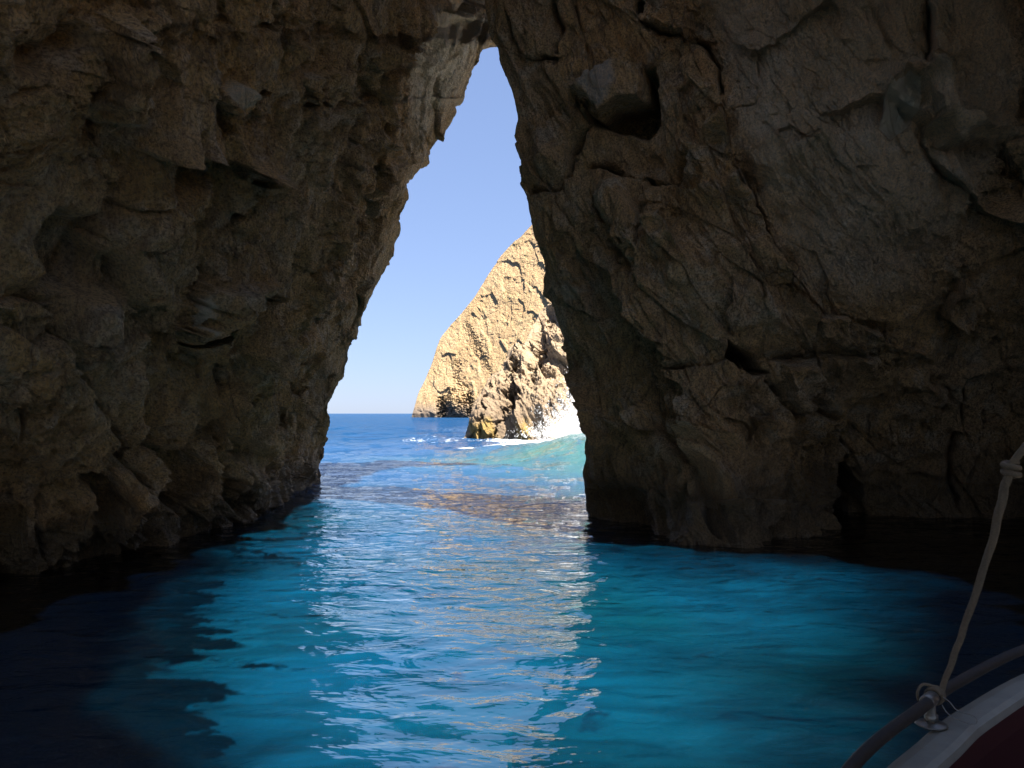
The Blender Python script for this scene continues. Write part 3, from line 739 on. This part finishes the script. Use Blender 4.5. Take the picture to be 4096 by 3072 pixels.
    o = grid_mesh('water', np.stack([x, y, z], -1).reshape(*X.shape, 3), mat_water(), closed_u=True,
                  attrs={'foam': np.clip(foam, 0, 1), 'aerated': aer, 'rough': sstep(13, 30, y), 'painted_gloom': painted_gloom, 'deep': deep, 'chop': 0.34 + 0.66 * sstep(5, 15, rr), 'open': sstep(28, 80, y) * sstep(-40, -8, y + 0 * x + 60) })
    tag(o, 'turquoise and blue sea water filling the cave and reaching the horizon', 'sea', kind='structure')
sea()

# ---------------- cliffs outside
FAR_SIL = [(1500, 250), (1300, 370), (1200, 440), (1154, 478), (1146, 489), (1125, 511), (1103, 529), (1082, 553), (1057, 590), (1026, 640), (1010, 661),
           (976, 700), (954, 726), (949, 736), (935, 779), (919, 819), (903, 851), (890, 899), (888, 910)]
def depth_far(x, y):
    f = np.clip((x - 890) / 500, 0, 3)
    return 430 * (1 - 0.30 * f) * (1 + 0.55 * np.clip((893 - y) / 1659, 0, 1) * 1.2)
rowsF = np.concatenate([np.linspace(-0.012, 0.30, 560), np.linspace(0.30, 0.42, 12)[1:]])
FAR = mat_cliff('sunlit_cliff', 0.06, (0.46, 0.325, 0.185), (0.41, 0.28, 0.15), (0.28, 0.195, 0.11), (0.37, 0.235, 0.115), green=0.9, wetz=(10, 4), wetc=(0.17, 0.14, 0.12))
FEF = [('poly', [(948, 862), (955, 850), (962, 870), (962, 905), (948, 905)], 6, 5), ('poly', [(1008, 850), (1018, 845), (1022, 905), (1010, 905)], 8, 5),
       ('blob', 985, 870, 18, 25, -5),
       ('crack', [(985, 780), (985, 820), (1010, 840)], 4, 2),
       ('crack', [(1010, 700), (1040, 760), (1060, 800)], 5, 1.5)]
far = mass('sea_cliff', FAR_SIL, 1, depth_far, (np.linspace(0, 1, 420), 1420.0), rowsF, FAR, k=5.5, feats=FEF, wrap=(160, 30), under=6, aniso=0.8,
           edge=26, seed=5.0, amp=0.20)
tag(far, 'tall sunlit golden cliff falling to the sea far beyond the cave opening', 'cliff', kind='structure')
RID_SIL = [(1400, 560), (1260, 610), (1193, 654), (1164, 679), (1153, 697), (1141, 729), (1132, 747), (1107, 751), (1096, 783), (1082, 804), (1057, 819), (1042, 851),
           (1030, 872), (1020, 894), (1014, 922), (1006, 948), (1004, 960)]
def depth_rid(x, y):
    f = np.clip((x - 1005) / 300, 0, 2)
    return 66 * (1 - 0.10 * f) * (1 + 0.9 * np.clip((893 - y) / 1659, 0, 1))
rowsD = np.linspace(-0.052, 0.20, 420)
RID = mat_cliff('grey_shore_rock', 0.45, (0.35, 0.27, 0.18), (0.30, 0.22, 0.145), (0.16, 0.12, 0.085), (0.25, 0.17, 0.10), wetz=(5.5, 2.0), wetc=(0.17, 0.125, 0.085))
FER = [('blob', 1115, 800, 10, 14, 1.3), ('poly', [(1085, 850), (1115, 830), (1125, 860), (1100, 880)], 1.0, 6), ('crack', [(1120, 760), (1115, 810), (1090, 870), (1070, 940)], 5, 0.9),
       ('crack', [(1190, 690), (1165, 760), (1150, 830)], 5, 0.9), ('crack', [(1060, 830), (1045, 900), (1040, 945)], 4, 0.6), ('blob', 1185, 790, 12, 9, -0.8)]
rid = mass('shore_ridge', RID_SIL, 1, depth_rid, (np.linspace(0, 1, 420), 1340.0), rowsD, RID, k=2.2, feats=FER, wrap=(20, 30), under=3, aniso=0.5, edge=16, seed=21.0,
           amp=0.8, sheet_attrs={'pale': lambda x, y, p: np.clip(sstep(1.9, 1.0, p[:, 2] + 0.6 * perlin(p * 0.8)) * sstep(-0.2, 0.3, perlin(p * np.array([0.9, 0.9, 0.2], np.float32) + 4)), 0, 1) * 0.8})
tag(rid, 'jagged grey brown rock ridge with an ochre waterline in front of the far cliff', 'rock ridge', kind='structure')

# ---------------- spray
def spray():
    rs = np.random.RandomState(3)
    iv = np.array([(1, 0, 0), (-1, 0, 0), (0, 1, 0), (0, -1, 0), (0, 0, 1), (0, 0, -1)], float)
    fi = np.array([(0, 2, 4), (2, 1, 4), (1, 3, 4), (3, 0, 4), (2, 0, 5), (1, 2, 5), (3, 1, 5), (0, 3, 5)])
    n = 120000
    # fans out from a foot behind the wall, thinning to the left and upwards, in clots and strings
    X = 5.4 - rs.gamma(1.25, 1.15, n); Z = 0.75 + rs.gamma(1.15, 1.0, n) * (0.22 + 0.27 * np.maximum(X, 0))
    Y = 47 + rs.normal(0, 1.6, n)
    P = np.stack([X, Y, Z], -1)
    far_ = np.clip((5.3 - X) / 3.0 + (Z - 0.8) / 4.0, 0, 2.0)
    cl = fbm(np.stack([X * 2.6 + Z * 1.6, Y * 0.6, Z * 1.5 - X * 0.9], -1), 5, 0.75)
    P = P[(cl > -0.45 + 0.40 * far_) & (Z < 6.2) & (X > -1.5)]
    # foam thrown along the crest
    m = 9000; t = rs.rand(m) ** 1.3
    P = np.concatenate([P, np.stack([7 - 9 * t, 46 + 6 * t + rs.normal(0, 1.2, m), 1.0 - 1.1 * t + np.abs(rs.normal(0, 0.16, m)) * (1.2 - t)], -1)])
    rad = np.clip(rs.lognormal(-4.75, 0.60, len(P)), 0.004, 0.06)
    V = P[:, None] + iv[None] * rad[:, None, None] * (0.7 + 0.6 * rs.rand(len(P), 6, 1))
    F = (fi[None] + 6 * np.arange(len(P))[:, None, None]).reshape(-1, 3)
    me = bpy.data.meshes.new('sea_spray')
    me.vertices.add(len(P) * 6); me.vertices.foreach_set('co', V.astype(np.float32).ravel())
    me.loops.add(F.size); me.loops.foreach_set('vertex_index', F.astype(np.int32).ravel())
    me.polygons.add(len(F)); me.polygons.foreach_set('loop_start', np.arange(0, F.size, 3, dtype=np.int32)); me.polygons.foreach_set('loop_total', np.full(len(F), 3, np.int32))
    me.update(calc_edges=True)
    t = NT('white_spray')
    a = t.n('ShaderNodeBsdfDiffuse', ins={'Color': (0.75, 0.75, 0.75, 1)}).outputs[0]; b = t.n('ShaderNodeBsdfTranslucent', ins={'Color': (0.7, 0.72, 0.75, 1)}).outputs[0]
    mt = t.surface(t.n('ShaderNodeMixShader', ins={0: 0.35, 1: a, 2: b}).outputs[0])
    o = link_mesh('sea_spray', me, mt)
    tag(o, 'white spray thrown up where a wave breaks against the grey ridge', 'spray', kind='stuff')
spray()

# ---------------- the boat the picture is taken from
def tube(name, pts, rad, mat, parent=None, seg=14, ridge=0.0, closed=False, smooth_n=0):
    """a round tube along pts; rad a number or a list"""
    pts = np.array(pts, float)
    if smooth_n:                                       # Catmull-Rom
        q = np.concatenate([[2 * pts[0] - pts[1]], pts, [2 * pts[-1] - pts[-2]]]); o = []
        for k in range(len(pts) - 1):
            p0, p1, p2, p3 = q[k:k + 4]
            for t in np.linspace(0, 1, smooth_n, endpoint=False):
                o.append(0.5 * (2 * p1 + (p2 - p0) * t + (2 * p0 - 5 * p1 + 4 * p2 - p3) * t * t + (3 * p1 - p0 - 3 * p2 + p3) * t ** 3))
        o.append(pts[-1])
        if not np.isscalar(rad): rad = np.interp(np.linspace(0, len(pts) - 1, len(o)), range(len(pts)), rad)
        pts = np.array(o)
    n = len(pts); rad = np.full(n, rad, float) if np.isscalar(rad) else np.array(rad, float)
    T = np.gradient(pts, axis=0) if not closed else np.roll(pts, -1, 0) - np.roll(pts, 1, 0)
    T /= np.linalg.norm(T, axis=1)[:, None]
    u = np.cross(T[0], [0.3, 0.2, 1.0]); u /= np.linalg.norm(u); ring = []
    th = np.linspace(0, 2 * math.pi, seg, endpoint=False)
    for k in range(n):
        u = u - T[k] * u.dot(T[k]); u /= np.linalg.norm(u); w = np.cross(T[k], u)
        r = rad[k] * (1 + ridge * np.cos(3 * th + k * 0.55))
        ring.append(pts[k] + r[:, None] * (np.cos(th)[:, None] * u + np.sin(th)[:, None] * w))
    V = np.array(ring); idx = np.arange(n * seg).reshape(n, seg); F = []
    for k in range(n if closed else n - 1):
        k2 = (k + 1) % n
        for j in range(seg):
            j2 = (j + 1) % seg; F.append((int(idx[k, j]), int(idx[k, j2]), int(idx[k2, j2]), int(idx[k2, j])))
    if not closed: F += [tuple(int(i) for i in idx[0][::-1]), tuple(int(i) for i in idx[-1])]
    me = bpy.data.meshes.new(name); me.from_pydata(V.reshape(-1, 3).tolist(), [], F); me.update()
    me.polygons.foreach_set('use_smooth', np.ones(len(F), bool))
    return link_mesh(name, me, mat, parent)

def lathe(name, prof, at, mat, parent=None, seg=28):
    V = []; F = []; n = len(prof)
    for r, z in prof:
        for k in range(seg):
            a = 2 * math.pi * k / seg; V.append((at[0] + r * math.cos(a), at[1] + r * math.sin(a), at[2] + z))
    for i in range(n - 1):
        for k in range(seg):
            k2 = (k + 1) % seg; F.append((i * seg + k, i * seg + k2, (i + 1) * seg + k2, (i + 1) * seg + k))
    F += [tuple(range(seg))[::-1], tuple((n - 1) * seg + k for k in range(seg))]
    me = bpy.data.meshes.new(name); me.from_pydata(V, [], F); me.update(); me.polygons.foreach_set('use_smooth', np.ones(len(F), bool))
    return link_mesh(name, me, mat, parent)

def catmull(pts, n):
    pts = np.array(pts, float); q = np.concatenate([[2 * pts[0] - pts[1]], pts, [2 * pts[-1] - pts[-2]]]); o = []
    for k in range(len(pts) - 1):
        p0, p1, p2, p3 = q[k:k + 4]
        for t in np.linspace(0, 1, n, endpoint=False):
            o.append(0.5 * (2 * p1 + (p2 - p0) * t + (2 * p0 - 5 * p1 + 4 * p2 - p3) * t * t + (3 * p1 - p0 - 3 * p2 + p3) * t ** 3))
    return np.array(o + [pts[-1]])

def boat():
    root = bpy.data.objects.new('tour_boat', None); COL.objects.link(root)
    tag(root, 'white boat edge with a dark tube rail and dark red inside at lower right', 'boat')
    white = mat_plain('weathered_white_paint', (0.36, 0.315, 0.24), 0.55, 0, 9, 0.35, 0.002)
    red = mat_plain('dark_red_paint', (0.05, 0.004, 0.005), 0.6, 0, 6, 0.3)
    railm = mat_plain('worn_brown_rail', (0.035, 0.025, 0.018), 0.7, 0, 40, 0.5, 0.002)
    steel = mat_plain('dull_steel', (0.30, 0.27, 0.23), 0.45, 0.9, 60, 0.5, 0.001)
    port = catmull([(0.10, -3.2), (-0.42, -2.2), (-0.50, -1.2), (-0.38, -0.3), (-0.08, 0.5), (0.34, 1.2), (0.798, 1.841), (1.166, 2.216), (1.386, 2.42), (1.859, 2.787), (2.45, 3.12), (3.05, 3.35), (3.62, 3.46)], 8)
    star = catmull([(3.62, 3.46), (3.62, 2.9), (3.40, 2.2), (3.0, 1.3), (2.55, 0.4), (2.1, -0.6), (1.7, -1.7), (1.45, -2.6), (1.2, -3.3)], 8)
    loop = np.concatenate([port, star[1:]]); n = len(loop)
    T = np.roll(loop, -1, 0) - np.roll(loop, 1, 0); T /= np.linalg.norm(T, axis=1)[:, None]
    inn = np.stack([T[:, 1], -T[:, 0]], 1)                 # to the inside (outline runs clockwise)
    def band(name, rows, mat):
        P = np.stack([np.concatenate([loop + inn * off, np.full((n, 1), z)], 1) for off, z in rows])
        o = grid_mesh(name, P, mat, closed_u=True, smooth=False); o.parent = root; return o
    h = band('hull', [(0.42, -0.35), (0.30, 0.0), (0.12, 0.55), (0.03, 1.05), (-0.01, 1.20), (-0.01, 1.235), (0.005, 1.25)], white)
    band('side_deck', [(0.005, 1.2505), (0.02, 1.272), (0.05, 1.28), (0.098, 1.283), (0.114, 1.275), (0.118, 1.25)], white)
    band('coaming', [(0.1185, 1.252), (0.13, 1.20), (0.145, 1.02), (0.17, 0.85)], red)
    fl = np.concatenate([loop + inn * 0.16, np.full((n, 1), 0.86)], 1)
    me = bpy.data.meshes.new('floor_board'); me.from_pydata(fl.tolist(), [], [tuple(range(n))]); me.update(); link_mesh('floor_board', me, red, root)
    rl = np.concatenate([port + inn[:len(port)] * 0.012, np.full((len(port), 1), 1.352)], 1)
    tube('rail', rl, 0.0165, railm, root, 16)
    rl2 = np.concatenate([star[3:] + inn[len(port) + 2:][:len(star) - 3] * 0.012, np.full((len(star) - 3, 1), 1.352)], 1)
    tube('rail', rl2, 0.0165, railm, root, 16)
    for (sx, sy) in ((1.235, 2.262), (-0.36, -1.2), (2.60, 3.16), (2.50, 0.42)):
        st = lathe('stanchion', [(0.014, 0.0), (0.0135, 0.012), (0.0185, 0.018), (0.0185, 0.030), (0.0125, 0.034), (0.0125, 0.075)], (sx, sy, 1.283), steel, root)
        lathe('flange', [(0.044, 0), (0.044, 0.003), (0.038, 0.006), (0.018, 0.008), (0.015, 0.012)], (sx, sy, 1.2835), steel, st)
    # clamp round the rail above the stanchion
    d = np.array([0.70, 0.71, 0]); c = np.array([1.238, 2.275, 1.352])
    tube('clamp', [c - d * 0.034, c - d * 0.030, c + d * 0.022, c + d * 0.026], [0.018, 0.0205, 0.0205, 0.018], steel, root, 20)
    # canopy post, out of the picture, to which the rope runs
    tube('canopy_post', [(2.35, 1.9, 0.87), (2.35, 1.9, 2.2), (2.35, 1.9, 3.3)], 0.02, steel, root, 14)
    cv = mat_plain('canopy_canvas', (0.30, 0.27, 0.22), 0.8, 0, 12, 0.3)
    g = np.stack(np.meshgrid(np.linspace(-1.0, 4.3, 14), np.linspace(-3.4, 1.92, 14), indexing='xy'), -1)
    z = 3.30 + 0.10 * np.cos((g[..., 0] - 1.65) * 0.55)
    up = np.concatenate([g, z[..., None]], -1); dn = up.copy()[:, ::-1]; dn[..., 2] -= 0.03
    cn = grid_mesh('canopy', np.concatenate([up, dn[:, :]], 1), cv); cn.parent = root  # unseen, added to keep the sun off the boat
    # wire loop hanging at the clamp
    k = c + np.array([0.036, -0.006, -0.002])
    wl = [k + np.array(v) for v in ((0, 0, 0.012), (0.018, -0.004, -0.002), (0.034, -0.012, -0.022), (0.078, -0.02, -0.036), (0.086, -0.024, -0.050), (0.070, -0.026, -0.058), (0.030, -0.02, -0.046), (0.006, -0.01, -0.030), (-0.004, 0, -0.01))]
    tube('wire_loop', catmull(wl, 6), 0.0016, steel, root, 8)
    # rope
    ropem = mat_plain('grey_rope', (0.24, 0.16, 0.09), 0.9, 0, 160, 0.55, 0.003)
    rr = bpy.data.objects.new('rope', None); COL.objects.link(rr); rr.location = (0, 0, 0)
    tag(rr, 'thick pale rope tied to the boat rail and running up out of the picture', 'rope')
    R_ = [(941, 692), (954, 656), (966, 622), (990, 549), (1002, 500), (1009, 474), (1026, 446)]
    Yr = [2.31, 2.31, 2.31, 2.30, 2.28, 2.27, 2.25]
    pts = [((x - 512) / 768 * Y, Y, H - (y - 413.5) / 768 * Y) for (x, y), Y in zip(R_, Yr)] + [(1.90, 2.1, 2.65), (2.34, 1.91, 3.2)]
    tube('strand', catmull(pts, 14), np.interp(np.linspace(0, 8, 113), [0, 1, 2, 3, 4, 5, 6, 7, 8], [0.0080, 0.0088, 0.0094, 0.0108, 0.0120, 0.0112, 0.010, 0.010, 0.010]), ropem, rr, 18, ridge=0.16)
    kp = np.array(pts[5]); th = np.linspace(0, 2 * math.pi * 2.2, 40)
    tube('knot', [(kp[0] + 0.006 + 0.020 * math.cos(a), kp[1] + 0.018 * math.sin(a), kp[2] + 0.028 - 0.0040 * i) for i, a in zip(np.linspace(-2, 9, 40), th)], 0.0085, ropem, rr, 10)
    # lashing turned round the rail
    w = np.cross(d, [0, 0, 1.0]); e0 = c + d * 0.048
    tube('lashing', [e0 + d * (0.0075 * a / 6.28 - 0.012) + 0.0215 * (math.cos(a) * w + math.sin(a) * np.array([0, 0, 1.0])) for a in np.linspace(0.4, 0.4 + 6.28 * 3.4, 90)], 0.0065, ropem, rr, 8)
    tube('lashing_end', catmull([e0 + np.array([0.0, 0, 0.026]), e0 + np.array([-0.030, 0.01, 0.030]), e0 + np.array([-0.052, 0.0, 0.010]), e0 + np.array([-0.054, -0.01, -0.012])], 6), 0.0048, ropem, rr, 8)
boat()
